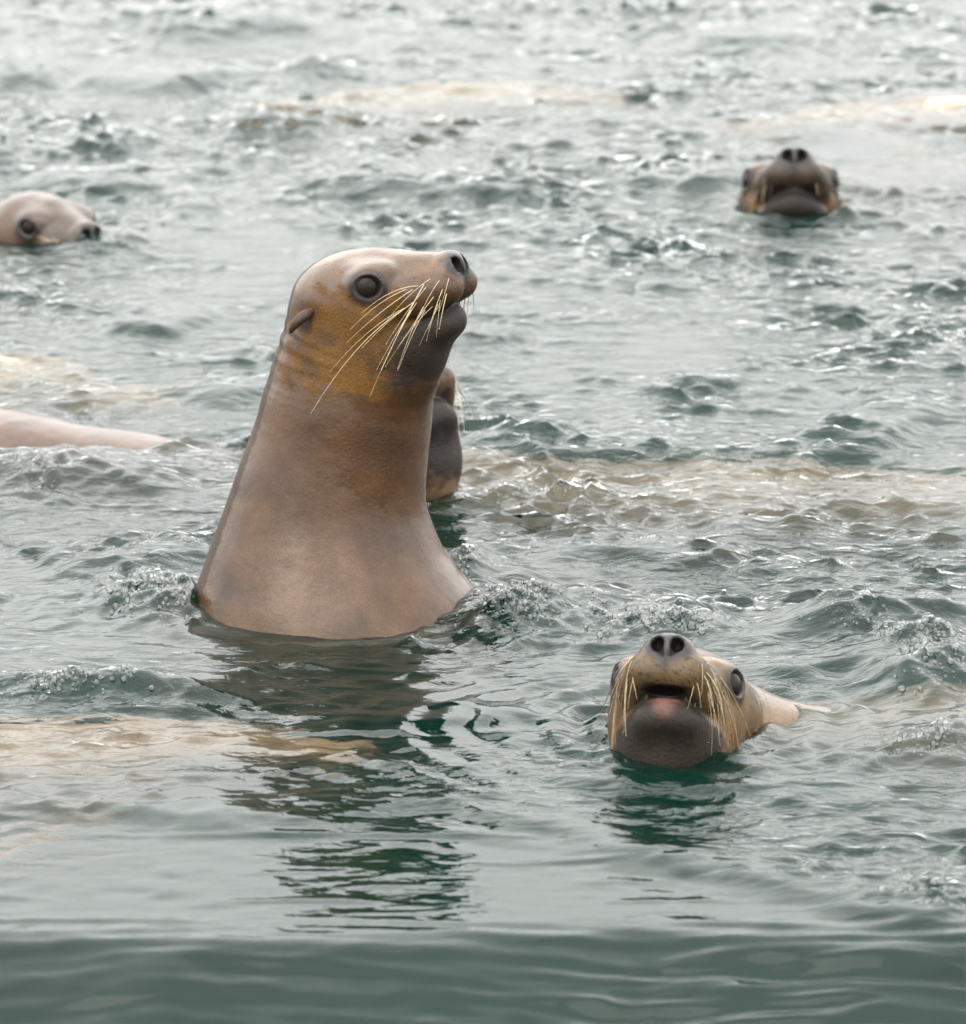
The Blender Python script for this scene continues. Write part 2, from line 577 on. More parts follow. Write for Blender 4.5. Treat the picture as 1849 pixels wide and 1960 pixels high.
H[~IN] *= 0.25
Zs = H
VX = X + HX
VY = Y + HY
ripple = np.clip((0.36 + 0.42 * patch + 0.15 * far) * (1 - 0.92 * calm) + 0.04, 0.03, 0.9)
wverts = np.stack([VX, VY, Zs], -1).reshape(-1, 3)
ii = np.arange(NX * NY).reshape(NY, NX)
wfaces = np.stack([ii[:-1, :-1], ii[:-1, 1:], ii[1:, 1:], ii[1:, :-1]], -1).reshape(-1, 4)
water = mesh_obj('water', wverts, wfaces, M_WATER, attrs={'ripple': ('FLOAT', ripple)})
tag(water, 'rippled grey green sea surface', 'water', kind='structure')
DEEP = -0.55
dw = mesh_obj('deep_water', [(-1600, -1600, DEEP), (1600, -1600, DEEP), (1600, 1600, DEEP), (-1600, 1600, DEEP)],
              [(0, 1, 2, 3)], M_DEEP, smooth_shade=False)
tag(dw, 'dark green depth below the surface', 'water', kind='structure')

def water_z(x, y):
    """height of the built surface near a place"""
    i = int(np.clip(np.searchsorted(xs, x), 0, NX - 1))
    j = int(np.clip(np.searchsorted(ys, y), 0, NY - 1))
    return float(Zs[j, i])
# ------------------------------------------------------------------ sea lions: shapes as distance fields
def smin(a, b, k):
    h = np.clip(0.5 + 0.5 * (b - a) / k, 0, 1)
    return b + (a - b) * h - k * h * (1 - h)

def smax(a, b, k):
    return -smin(-a, -b, k)

def ell(p, c, r):
    q = p - np.asarray(c, np.float32)
    r = np.asarray(r, np.float32)
    k0 = np.sqrt(((q / r) ** 2).sum(-1)) + 1e-6
    k1 = np.sqrt(((q / (r * r)) ** 2).sum(-1)) + 1e-6
    return k0 * (k0 - 1) / k1

def cone(p, a, b, r1, r2):
    a, b = np.asarray(a, np.float32), np.asarray(b, np.float32)
    ab = b - a
    t = np.clip(((p - a) @ ab) / max(float(ab @ ab), 1e-9), 0, 1)
    return np.sqrt(((p - a - t[..., None] * ab) ** 2).sum(-1)) - (r1 + (r2 - r1) * t)

EYE_C, EYE_R = np.array([-11.1, 5.55, 0.45]), 1.98
EYE_DIR = np.array([0.50, 0.86, 0.06])
MOUTH = [(0.45, 0.0, -2.5), (-0.35, 1.7, -2.7), (-2.0, 3.4, -3.4), (-4.6, 4.9, -4.7), (-8.0, 6.0, -6.4)]

def nostril(m):
    a = ell(m, (-0.15, 1.12, 2.35), (1.35, 0.72, 0.95))
    return smin(a, cone(m, (0.3, 0.95, 1.9), (0.3, 0.50, 1.05), 0.42, 0.16), 0.3)

def head_sdf(q, opened=0.0):
    """q: points in the head's own frame, centimetres; x=0 at the nose tip, x forward, z up"""
    m = np.stack([q[:, 0], np.abs(q[:, 1]), q[:, 2]], -1)      # left and right are alike
    d = ell(m, (-15.8, 0, -2.0), (8.6, 7.4, 5.9))               # skull
    d = smin(d, ell(m, (-12.6, 3.3, -3.2), (5.8, 4.1, 4.6)), 2.0)   # cheek
    d = smin(d, cone(m, (-12.0, 0, -0.3), (-3.0, 0, 0.5), 4.4, 3.3), 2.2)  # bridge
    d = smin(d, ell(m, (-10.8, 4.2, 1.9), (3.4, 1.9, 1.5)), 1.6)    # brow
    d = smin(d, ell(m, (-2.55, 2.15, -0.55), (3.3, 2.6, 2.5)), 1.2)  # whisker pad
    d = smin(d, ell(m, (-5.8, 3.1, -1.5), (3.8, 3.0, 3.0)), 1.6)
    d = smin(d, ell(m, (-1.55, 0, 2.05), (1.85, 2.8, 1.85)), 0.9)     # nose
    # lower jaw
    j = opened
    jaw = cone(m, (-2.9, 0, -4.9 - j), (-9.0, 0, -8.0 - j * 0.6), 2.4, 4.5)
    jaw = smin(jaw, ell(m, (-5.4, 1.6, -5.6 - j * 0.8), (4.2, 2.7, 2.6)), 1.5)
    jaw = smin(jaw, ell(m, (-9.5, 2.5, -7.0), (4.8, 3.4, 3.9)), 2.0)
    jaw = smin(jaw, ell(m, (-9.6, 0, -9.8), (5.4, 4.8, 5.0)), 3.0)   # under the chin
    d = smin(d, jaw, 0.5)
    d = smin(d, ell(m, (-14.0, 0, -7.5), (7.0, 6.8, 6.5)), 3.5)      # throat
    # mouth line
    gr = None
    for a, b in zip(MOUTH[:-1], MOUTH[1:]):
        c = cone(m, a, b, 0.20, 0.20)
        gr = c if gr is None else np.minimum(gr, c)
    d = smax(d, -gr, 0.30)
    if opened > 0:
        d = smax(d, -ell(m, (-1.2, 0, -2.75 - j * 0.45), (2.6, 2.5, 0.30 + j * 0.55)), 0.35)
    # nostrils and the groove below them
    d = smax(d, -nostril(m), 0.25)
    d = smax(d, -cone(m, (0.75, 0, 1.9), (0.65, 0, -1.4), 0.12, 0.20), 0.30)
    # eye socket with a raised lid
    d = smin(d, ell(m, EYE_C + EYE_DIR * 0.10, (2.9, 2.25, 2.5)), 1.0)
    dirn = EYE_DIR / np.linalg.norm(EYE_DIR)
    d = smax(d, -ell(m, EYE_C + dirn * 2.15, (1.85, 1.45, 1.55)), 0.30)
    # the ear hole
    d = smax(d, -cone(m, (-20.2, 7.3, -3.7), (-19.8, 8.2, -3.7), 0.5, 0.5), 0.4)
    return d

def catmull(pts, n):
    pts = np.asarray(pts, float)
    P = np.vstack([2 * pts[0] - pts[1], pts, 2 * pts[-1] - pts[-2]])
    out = []
    for i in range(1, len(P) - 2):
        for t in np.linspace(0, 1, n, endpoint=False):
            a, b, c, d = P[i - 1], P[i], P[i + 1], P[i + 2]
            out.append(0.5 * (2 * b + (c - a) * t + (2 * a - 5 * b + 4 * c - d) * t ** 2 + (3 * b - a - 3 * c + d) * t ** 3))
    out.append(P[-2])
    return np.array(out)

def frame(f, up=(0, 0, 1)):
    f = np.asarray(f, float) / np.linalg.norm(f)
    l = np.cross(up, f)
    l /= np.linalg.norm(l)
    u = np.cross(f, l)
    return np.stack([f, l, u])           # rows: forward, left, up

def surface_nets(fn, lo, hi, h):
    n = np.ceil((hi - lo) / h).astype(int) + 1
    B = 8
    nb = np.ceil(n / B).astype(int)
    n = nb * B
    axs = [lo[k] + h * np.arange(n[k]) for k in range(3)]
    bc = [lo[k] + h * (np.arange(nb[k]) * B + (B - 1) / 2) for k in range(3)]
    G = np.stack(np.meshgrid(*bc, indexing='ij'), -1).reshape(-1, 3)
    cd_ = fn(G.astype(np.float32))
    act = np.abs(cd_) < h * B * 1.15
    F = np.empty((nb[0], B, nb[1], B, nb[2], B), np.float32)
    F[...] = np.sign(cd_).reshape(nb)[:, None, :, None, :, None]
    off = np.stack(np.meshgrid(*[np.arange(B)] * 3, indexing='ij'), -1).reshape(-1, 3) - (B - 1) / 2
    ids = np.argwhere(act.reshape(nb))
    for s in range(0, len(ids), 400):
        sel = ids[s:s + 400]
        pts = (G.reshape(*nb, 3)[sel[:, 0], sel[:, 1], sel[:, 2]][:, None, :] + off[None] * h)
        vals = fn(pts.reshape(-1, 3).astype(np.float32)).reshape(len(sel), B, B, B)
        for t, (a, b, c) in enumerate(sel):
            F[a, :, b, :, c, :] = vals[t]
    F = F.reshape(n)
    S_ = F < 0
    cnt = sum(S_[i:n[0] - 1 + i, j:n[1] - 1 + j, k:n[2] - 1 + k].astype(np.int8)
              for i in (0, 1) for j in (0, 1) for k in (0, 1))
    cells = np.argwhere((cnt > 0) & (cnt < 8))
    vid = np.full(n - 1, -1, np.int64)
    vid[tuple(cells.T)] = np.arange(len(cells))
    acc = np.zeros((len(cells), 3))
    w = np.zeros(len(cells))
    cor = [(i, j, k) for i in (0, 1) for j in (0, 1) for k in (0, 1)]
    vals = {c: F[cells[:, 0] + c[0], cells[:, 1] + c[1], cells[:, 2] + c[2]] for c in cor}
    for c in cor:
        for ax in range(3):
            if c[ax] == 0:
                e = list(c); e[ax] = 1; e = tuple(e)
                a, b = vals[c], vals[e]
                x = (a < 0) != (b < 0)
                t = np.where(x, a / np.where(x, a - b, 1), 0)
                p = np.tile(np.array(c, float), (len(cells), 1))
                p[:, ax] = t
                acc += p * x[:, None]
                w += x
    verts = lo + h * (cells + acc / w[:, None])
    faces = []
    for ax in range(3):
        b_, c_ = (ax + 1) % 3, (ax + 2) % 3
        sl0, sl1 = [slice(None)] * 3, [slice(None)] * 3
        sl0[ax], sl1[ax] = slice(0, -1), slice(1, None)
        s0, s1 = S_[tuple(sl0)], S_[tuple(sl1)]
        e = np.argwhere(s0 != s1)
        e = e[(e[:, b_] > 0) & (e[:, c_] > 0) & (e[:, b_] < n[b_] - 1) & (e[:, c_] < n[c_] - 1)]
        inside = s0[tuple(e.T)]
        q = []
        for db, dc in ((1, 1), (0, 1), (0, 0), (1, 0)):
            c = e.copy(); c[:, b_] -= db; c[:, c_] -= dc
            q.append(vid[tuple(c.T)])
        q = np.stack(q, -1)
        q[~inside] = q[~inside][:, ::-1]
        faces.append(q)
    faces = np.vstack(faces)
    faces = faces[(faces >= 0).all(1)]
    # settle the points on the surface
    for _ in range(2):
        p = verts.astype(np.float32)
        e = h * 0.35
        g = np.stack([fn(p + np.eye(3, dtype=np.float32)[k] * e) - fn(p - np.eye(3, dtype=np.float32)[k] * e) for k in range(3)], -1) / (2 * e)
        f = fn(p)
        verts = verts - np.clip(f / np.maximum((g ** 2).sum(-1), 0.2), -h * 0.6, h * 0.6)[:, None] * g
    return verts, faces

def sphere_mesh(c, r, nu=20, nv=14):
    v = [(0, 0, 1)]
    for i in range(1, nv):
        for j in range(nu):
            a, b = math.pi * i / nv, 2 * math.pi * j / nu
            v.append((math.sin(a) * math.cos(b), math.sin(a) * math.sin(b), math.cos(a)))
    v.append((0, 0, -1))
    f = []
    for j in range(nu):
        f.append((0, 1 + j, 1 + (j + 1) % nu, 1 + (j + 1) % nu))
    for i in range(nv - 2):
        for j in range(nu):
            a, b = 1 + i * nu + j, 1 + i * nu + (j + 1) % nu
            f.append((a, a + nu, b + nu, b))
    return np.array(v) * r + np.asarray(c), f, len(v) - 1

def ball(name, c, r, material, parent, squash=None):
    v, f, last = sphere_mesh((0, 0, 0), 1.0)
    nu = 20
    tris = [x for x in f if x[2] == x[3]]
    quads = [x for x in f if x[2] != x[3]]
    base = last - nu
    me = bpy.data.meshes.new(name)
    if squash is not None:
        v = v @ squash
    me.from_pydata((v * r + np.asarray(c)).tolist(), [], [t[:3] for t in tris] + quads +
                   [(last, base + (j + 1) % nu, base + j) for j in range(nu)])
    me.polygons.foreach_set('use_smooth', [True] * len(me.polygons))
    me.materials.append(material)
    o = bpy.data.objects.new(name, me)
    COL.objects.link(o)
    o.parent = parent
    return o

def tube_arrays(path, radii, n=6):
    path = np.asarray(path, float)
    T = np.gradient(path, axis=0)
    T /= np.linalg.norm(T, axis=1)[:, None] + 1e-12
    ref = np.array([0.31, 0.52, 0.79])
    V_, F_ = [], []
    for i, (p, t) in enumerate(zip(path, T)):
        a = np.cross(t, ref); a /= np.linalg.norm(a)
        b = np.cross(t, a)
        for j in range(n):
            th = 2 * math.pi * j / n
            V_.append(p + radii[i] * (math.cos(th) * a + math.sin(th) * b))
    for i in range(len(path) - 1):
        for j in range(n):
            F_.append((i * n + j, i * n + (j + 1) % n, (i + 1) * n + (j + 1) % n, (i + 1) * n + j))
    return V_, F_

def tube(name, path, radii, material, parent, n=6):
    V_, F_ = tube_arrays(path, radii, n)
    return mesh_obj(name, V_, F_, material, parent)

TAN = np.array([0.049, 0.0238, 0.0100])
PALE = np.array([0.090, 0.056, 0.036])
GOLD = np.array([0.080, 0.037, 0.0075])
DARK = np.array([0.013, 0.010, 0.0085])
NOSE = np.array([0.022, 0.020, 0.020])
BROWN = np.array([0.036, 0.018, 0.009])

def vnoise(p, s, o=0.0):
    return 0.5 * (perlin(p[:, 0] * s + p[:, 1] * s * 0.6 + o, p[:, 2] * s + o) + perlin(p[:, 1] * s + 4.2 + o, p[:, 2] * s * 0.8 + p[:, 0] * s * 0.5))

def lion_colours(P, q, opt):
    """fur colours: P world points (metres), q the same points in the head frame (cm)"""
    n1 = vnoise(P, 22.0)
    n2 = vnoise(P, 70.0, 3.3)
    n3 = vnoise(P, 190.0, 9.1)
    x, y, z = q[:, 0], np.abs(q[:, 1]), q[:, 2]
    tan = np.asarray(opt.get('tan', TAN))
    pale = np.asarray(opt.get('pale', PALE))
    c = np.tile(tan, (len(P), 1))
    wet = np.full(len(P), 0.85)
    def lay(m, col):
        nonlocal c
        m = np.clip(m, 0, 1)[:, None]
        c = c * (1 - m) + np.asarray(col) * m
    near = smooth(34, 26, np.sqrt((x + 8) ** 2 + y ** 2 + (z + 2) ** 2))
    # paler crown, with the wet highlights painted into its colour
    lay(smooth(-1.5, 2.5, z + n1 * 3) * near * 0.75, pale)
    # golden dry cheek
    gold = smooth(9.5, 7.0, np.sqrt(((x + 14.0) / 1.05) ** 2 + ((z + 6.8) / 0.85) ** 2) + n2 * 7.0 + n1 * 3.0 + n3 * 2.5) * smooth(2.0, 3.5, y)
    gold = np.maximum(gold, smooth(4.3, 2.8, np.sqrt(((x + 9.0) / 1.2) ** 2 + (z + 3.2) ** 2) + n2 * 3) * smooth(2.5, 3.5, y))
    lay(gold * opt.get('gold', 1.0), GOLD)
    lay(gold * smooth(-0.05, 0.22, vnoise(P, 42.0, 5.0)) * 0.55 * opt.get('gold', 1.0), BROWN)
    wet *= 1 - 0.85 * gold * opt.get('gold', 1.0)
    # dark throat band and mottles on the neck
    if 'band' in opt:
        b0, rad, strength = opt['band']
        dd = np.sqrt(((P - b0) / np.asarray(rad)) ** 2 @ np.ones(3))
        bm = smooth(1.15, 0.5, dd + n1 * 0.9 + n2 * 0.5) * strength
        lay(bm, BROWN)
        wet *= 1 - 0.6 * np.clip(bm, 0, 1)
    # muzzle: brown whisker pads, dark chin, grey nose
    pad = smooth(-7.5, -4.2, x + n2 * 2) * smooth(2.8, 0.8, z + n2) * smooth(-5.5, -3.0, z + 0.28 * -x * 0 + n2)
    lay(pad * 0.75, opt.get('pad', BROWN * 1.25))
    wet *= 1 - 0.5 * pad
    spots = np.clip(smooth(0.10, 0.28, vnoise(P, 260.0, 1.7)) * pad, 0, 1)
    lay(spots * 0.8, DARK)
    mz = np.interp(x, [-12, -7.4, -4.6, -2.1, -0.3, 1], [-7.6, -6.15, -4.7, -3.4, -2.7, -2.5])
    chin = smooth(0.25, -0.25, z - mz + 0.0) * smooth(-15.5, -10.5, x + n1 * 3 + n2 * 2 - 0.10 * (z + 8)) * smooth(7.4, 5.4, y + n2 * 2) * smooth(-15.5, -11.5, z + n2 * 3 + n1 * 2)
    lay(chin * opt.get('chin', 0.95), opt.get('chin_col', DARK * 1.25))
    wet *= 1 - 0.8 * chin
    lip = smooth(0.9, 0.2, np.abs(z - mz + 0.5)) * smooth(-3.2, -1.2, x) * smooth(2.6, 1.2, y)
    if opt.get('pink'):
        lay(lip * 0.6, (0.10, 0.045, 0.036))
        lay(smooth(1.7, 0.3, np.sqrt((x + 0.8) ** 2 + y ** 2 * 0.8 + ((z + 4.2 + opt.get('opened', 0)) * 0.8) ** 2)) * 0.6, (0.13, 0.06, 0.048))
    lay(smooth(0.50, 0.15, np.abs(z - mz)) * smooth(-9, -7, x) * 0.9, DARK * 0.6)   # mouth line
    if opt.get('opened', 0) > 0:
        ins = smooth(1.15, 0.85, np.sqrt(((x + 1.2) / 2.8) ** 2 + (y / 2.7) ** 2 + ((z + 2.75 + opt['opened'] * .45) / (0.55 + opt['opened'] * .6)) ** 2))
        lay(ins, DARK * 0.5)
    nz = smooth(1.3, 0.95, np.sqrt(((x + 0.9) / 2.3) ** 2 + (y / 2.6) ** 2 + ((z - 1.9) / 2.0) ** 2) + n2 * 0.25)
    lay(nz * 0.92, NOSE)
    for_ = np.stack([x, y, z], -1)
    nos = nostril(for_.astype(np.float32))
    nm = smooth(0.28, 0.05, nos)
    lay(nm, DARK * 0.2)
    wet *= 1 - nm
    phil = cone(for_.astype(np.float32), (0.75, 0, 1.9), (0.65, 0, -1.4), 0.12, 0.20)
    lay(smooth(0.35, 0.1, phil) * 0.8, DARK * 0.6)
    # dark skin round the eye
    er = np.sqrt((((for_ - (EYE_C + EYE_DIR * 1.6)) / np.array([1.35, 1.0, 1.1])) ** 2).sum(-1))
    lay(smooth(2.6, 1.7, er + n2 * 0.6) * 0.92, DARK)
    ear = np.sqrt(((for_ - np.array([-20.2, 7.6, -3.8])) ** 2).sum(-1))
    lay(smooth(1.9, 0.8, ear) * 0.85, DARK)
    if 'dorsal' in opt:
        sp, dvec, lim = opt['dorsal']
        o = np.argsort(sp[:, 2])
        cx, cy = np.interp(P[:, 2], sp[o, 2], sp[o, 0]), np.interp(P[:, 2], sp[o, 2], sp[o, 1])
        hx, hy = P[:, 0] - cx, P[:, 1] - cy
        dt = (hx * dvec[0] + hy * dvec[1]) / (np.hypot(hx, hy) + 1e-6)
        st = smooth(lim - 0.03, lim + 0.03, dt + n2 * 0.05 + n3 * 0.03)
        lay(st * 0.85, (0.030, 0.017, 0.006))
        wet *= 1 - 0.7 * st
    # faint mottling and a painted wet sheen lower down
    low = (1 - near)
    mot = smooth(0.06, 0.26, vnoise(P, 15.0, 6.0)) * 0.6 * low
    lay(mot, tan * np.array([0.50, 0.52, 0.66]))
    sheen = smooth(0.0, 0.3, vnoise(P * np.array([1, 1, 0.45]), 9.0, 2.0)) * 0.5 * low  # pale streaks put the wet sheen into the fur colour
    lay(sheen, pale)
    c = c * (1 + 0.10 * n2[:, None] + 0.12 * n3[:, None])
    wet = np.clip(wet * (1 + 0.3 * n1), 0, 1)
    return np.concatenate([np.clip(c, 0.002, 1), np.ones((len(P), 1))], 1), wet

def on_skin(a, opened):
    """slide a point onto the skin of the head and give the outward direction there"""
    p = np.array([a], np.float32)
    for _ in range(4):
        e = np.eye(3, dtype=np.float32) * 0.15
        g = np.array([float(head_sdf(p + e[k], opened)[0] - head_sdf(p - e[k], opened)[0]) for k in range(3)])
        g /= np.linalg.norm(g) + 1e-9
        p = p - (head_sdf(p, opened)[0] * g).astype(np.float32)
    return p[0].astype(float), g

def whisker_set(root, to_world, sc, count, gold_frac, r0, lr, length, down, seed, opened=0.0, drops=False, stand=0.26):
    r_ = np.random.default_rng(seed)
    for side in lr:
        for i in range(count):
            u = (i + r_.uniform(0, 1)) / count
            a, nrm = on_skin([-0.8 - 5.2 * u, side * (3.0 + 2.4 * u), 1.0 - 2.9 * r_.uniform() - 1.0 * u], opened)
            L = length * (0.28 + 0.85 * u) * r_.uniform(0.55, 1.15)
            out = stand * nrm + np.array([-0.15 - 0.75 * u + r_.normal(0, 0.14), side * (0.05 + r_.normal(0, 0.12)), -0.50 * down + r_.normal(0, 0.14)])
            out /= np.linalg.norm(out)
            t = np.linspace(0, 1, 9)
            bend = np.array([-0.12 + r_.normal(0, 0.06), -side * (0.10 + 0.08 * r_.uniform()), -0.45 * down * r_.uniform(0.5, 1.1)])
            pts = a - out * 0.15 + out * (t[:, None] * L) + bend * (t[:, None] ** 2) * L
            W = to_world(pts)
            rad = r0 * r_.uniform(0.6, 1.1) * (1 - 0.72 * t)
            m_ = M_WHISK if r_.uniform() < gold_frac else M_WHISKD
            w = tube('whisker', W, rad, m_, root, n=5)
            if drops and r_.uniform() < 0.5:
                ball('water_drop', W[-1], r0 * r_.uniform(1.1, 1.7), M_DROP, w)

def ear_part(root, to_world, side, sc):
    # a small rolled pointed flap lying back along the head
    base = np.array([-18.6, side * 6.9, -2.4])
    tip = np.array([-21.2, side * 8.9, -5.0])
    t = np.linspace(0, 1, 10)
    path = base + (tip - base) * t[:, None] + np.array([-0.1, side * 0.75, 0.3]) * np.sin(np.pi * t)[:, None]
    rad = np.interp(t, [0, 0.2, 0.6, 0.9, 1], [0.45, 0.72, 0.66, 0.36, 0.08])
    return tube('ear', to_world(path), rad * 0.01 * sc, M_EAR, root, n=10)

def build_lion(label, nose, fwd, sc, spine, voxel, opt, group, head_k=0.05, up=(0, 0, 1),
               flippers=(), whiskers=None, zmin=-0.34, parts=True, head=True):
    """nose: nose tip; fwd: where the head points; spine: rows x, y, z, radius, width factor;
    flippers: rows (from, to, r1, r2) joined to the body"""
    nose = np.asarray(nose, float)
    Fm = frame(fwd, up)
    C2 = 0.01 * sc
    nose = nose - Fm[2] * 2.0 * C2             # the given place is between the nostrils
    def to_head(p):
        return ((p - nose) @ Fm.T) / C2
    def to_world(q):
        return nose + (np.asarray(q) * C2) @ Fm
    sp = catmull(spine, 4)
    opened = opt.get('opened', 0.0)
    segs = []
    for a, b in zip(sp[:-1], sp[1:]):
        d = b[:3] - a[:3]
        lat = np.cross(d / np.linalg.norm(d), (0, 0, 1))
        if np.linalg.norm(lat) < 0.45:
            lat = Fm[1]
        segs.append((a, b, lat / np.linalg.norm(lat)))
    hc, hr = to_world([(-12, 0, -3)])[0], 0.30 * sc
    def body(p):
        best = rad = None
        for a, b, lat in segs:
            ab = (b[:3] - a[:3]).astype(np.float32)
            pa = p - a[:3].astype(np.float32)
            t = np.clip((pa @ ab) / float(ab @ ab), 0, 1)
            w = a[4] + (b[4] - a[4]) * t
            q = pa - t[:, None] * ab
            raw = (q ** 2).sum(-1)
            ql = q @ lat.astype(np.float32)
            dist = np.sqrt(np.maximum(raw - ql ** 2 + (ql / w) ** 2, 0)) - (a[3] + (b[3] - a[3]) * t)
            if best is None:
                best, rad = raw, dist
            else:
                m_ = raw < best
                best = np.where(m_, raw, best)
                rad = np.where(m_, dist, rad)
        d = rad * 0.93
        for (fa, fb, r1, r2) in flippers:
            d = smin(d, cone(p, fa, fb, r1, r2), 0.06)
        return d
    def fn(p):
        d = body(p)
        if head:
            near = ((p - hc.astype(np.float32)) ** 2).sum(-1) < hr ** 2
            far_ = np.sqrt(((p - hc.astype(np.float32)) ** 2).sum(-1)) - 0.16 * sc
            hd = np.where(near, 0, np.maximum(far_, 0.06)).astype(np.float32)
            if near.any():
                hd[near] = head_sdf(to_head(p[near]).astype(np.float32), opened) * C2
            d = smin(d, hd, head_k)
        return d
    lo = np.minimum(sp[:, :3].min(0) - sp[:, 3].max() * 1.35, hc - 0.22 * sc) if head else sp[:, :3].min(0) - sp[:, 3].max() * 1.35
    hi = np.maximum(sp[:, :3].max(0) + sp[:, 3].max() * 1.35, hc + 0.22 * sc) if head else sp[:, :3].max(0) + sp[:, 3].max() * 1.35
    for f in flippers:
        lo = np.minimum(lo, np.minimum(f[0], f[1]) - 0.06)
        hi = np.maximum(hi, np.maximum(f[0], f[1]) + 0.06)
    lo[2] = max(lo[2], zmin)
    full = fn
    def closed(p):                                    # ends as a closed form deep in the water
        return np.maximum(full(p), (zmin + voxel * 2.5) - p[:, 2])
    v, f = surface_nets(closed, lo, hi, voxel)
    # ease the neck and back, leaving the face crisp
    E = np.vstack([f[:, [0, 1]], f[:, [1, 2]], f[:, [2, 3]], f[:, [3, 0]]])
    E = np.vstack([E, E[:, ::-1]])
    deg = np.maximum(np.bincount(E[:, 0], minlength=len(v)), 1)
    hq = to_head(v)
    ease = smooth(20.0, 27.0, np.sqrt((hq[:, 0] + 9) ** 2 + hq[:, 1] ** 2 + (hq[:, 2] + 3) ** 2))[:, None] if head else 1.0
    for _ in range(14):
        avg = np.stack([np.bincount(E[:, 0], v[E[:, 1], k], len(v)) for k in range(3)], -1) / deg[:, None]
        v = v + (avg - v) * 0.8 * ease
    q = to_head(v)
    colr, wet = lion_colours(v, q, opt)
    root = bpy.data.objects.new('sea_lion', None)
    root.empty_display_size = 0.1
    COL.objects.link(root)
    base = np.array([sp[-1][0], sp[-1][1], zmin])
    root.location = base
    tag(root, label, 'sea lion', group)
    mesh_obj('body', v - base, f, M_FUR, root, attrs={'coat': ('FLOAT_COLOR', colr), 'wet': ('FLOAT', wet)})
    def tw(q_):
        return to_world(q_) - base
    if parts:
        for s in (1, -1):
            mir = np.array([1, s, 1])
            e = ball('eye', tw([EYE_C * mir])[0], EYE_R * C2, M_EYE, root)
            # lid: a rolled rim round the eyeball
            n_ = EYE_DIR * mir / np.linalg.norm(EYE_DIR)
            a_ = np.cross(n_, (0, 0, 1)); a_ /= np.linalg.norm(a_)
            b_ = np.cross(n_, a_)
            th = np.linspace(0, 2 * np.pi, 25)
            pts = EYE_C * mir + n_ * 1.22 + (np.cos(th)[:, None] * a_ * 1.62 + np.sin(th)[:, None] * b_ * 1.42)
            tube('eyelid', tw(pts), np.full(25, 0.22 * C2), M_LID, root, n=8)
            ear_part(root, tw, s, sc)
        if whiskers:
            for wk in whiskers:
                whisker_set(root, tw, sc, opened=opened, **wk)
    return root

GROUP = None
def node(px, py, Yd, rpx, w=1.0):
    p = at_y(px, py, Yd)
    return (*p, rpx / scale_at(p), w)

# the upright one -------------------------------------------------------------
YM = ground(640, 1200)[1] + 0.17
yaw = R(25)
nose_m = at_y(884, 508, YM - 0.085)
spine_m = [node(700, 610, YM, 96), node(676, 680, YM, 142), node(668, 760, YM, 162), node(652, 850, YM, 170),
           node(632, 950, YM, 188), node(626, 1045, YM, 222), node(628, 1115, YM, 256), node(634, 1180, YM, 294, 0.97),
           node(638, 1250, YM, 328, 0.95), node(640, 1500, YM + 0.02, 350, 0.95)]
build_lion('tan sea lion standing tall out of the water, head turned in profile', nose_m,
           (math.cos(yaw), -math.sin(yaw), 0.10), 1.04, spine_m, 0.0036,
           {'band': (at_y(740, 850, YM - 0.10), (0.066, 0.10, 0.042), 0.8),
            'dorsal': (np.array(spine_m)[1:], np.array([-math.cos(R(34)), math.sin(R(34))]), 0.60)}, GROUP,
           whiskers=[dict(count=22, gold_frac=0.9, stand=0.42, r0=0.00052, lr=(-1,), length=13.0, down=0.9, seed=3, drops=True),
                     dict(count=14, gold_frac=0.5, r0=0.0007, lr=(1,), length=9.0, down=1.3, seed=5, drops=True)])

# the near swimmer with its chin up -------------------------------------------
YF = ground(1290, 1478)[1]
nose_f = at_y(1277, 1238, YF + 0.02)
ef, yf_ = R(29), R(9)
fwd_f = (-math.sin(yf_) * math.cos(ef), -math.cos(yf_) * math.cos(ef), math.sin(ef))
pf = nose_f
sp_f = [(*(pf + np.array([0.035, 0.165, -0.115])), 0.062, 1.05), (*(pf + np.array([0.070, 0.215, -0.172])), 0.078, 1.1),
        (*(pf + np.array([0.14, 0.245, -0.218])), 0.084, 1.1), (*(pf + np.array([0.23, 0.265, -0.250])), 0.098, 1.05),
        (*(pf + np.array([0.37, 0.29, -0.283])), 0.138, 1.0), (*(pf + np.array([0.56, 0.33, -0.305])), 0.155, 1.0),
        (*(pf + np.array([0.90, 0.45, -0.37])), 0.11, 1.0)]
build_lion('golden faced sea lion lifting its chin towards the viewer, mouth slightly open', nose_f, fwd_f, 1.08, sp_f, 0.0036,
           {'gold': 0.45, 'opened': 0.38, 'pink': True, 'chin_col': DARK * 0.8, 'pad': (0.062, 0.040, 0.020), 'tan': (0.095, 0.058, 0.026), 'pale': (0.085, 0.056, 0.034)}, GROUP,
           whiskers=[dict(count=44, gold_frac=0.5, r0=0.00042, lr=(1, -1), length=10.0, down=1.0, seed=8, drops=True)])

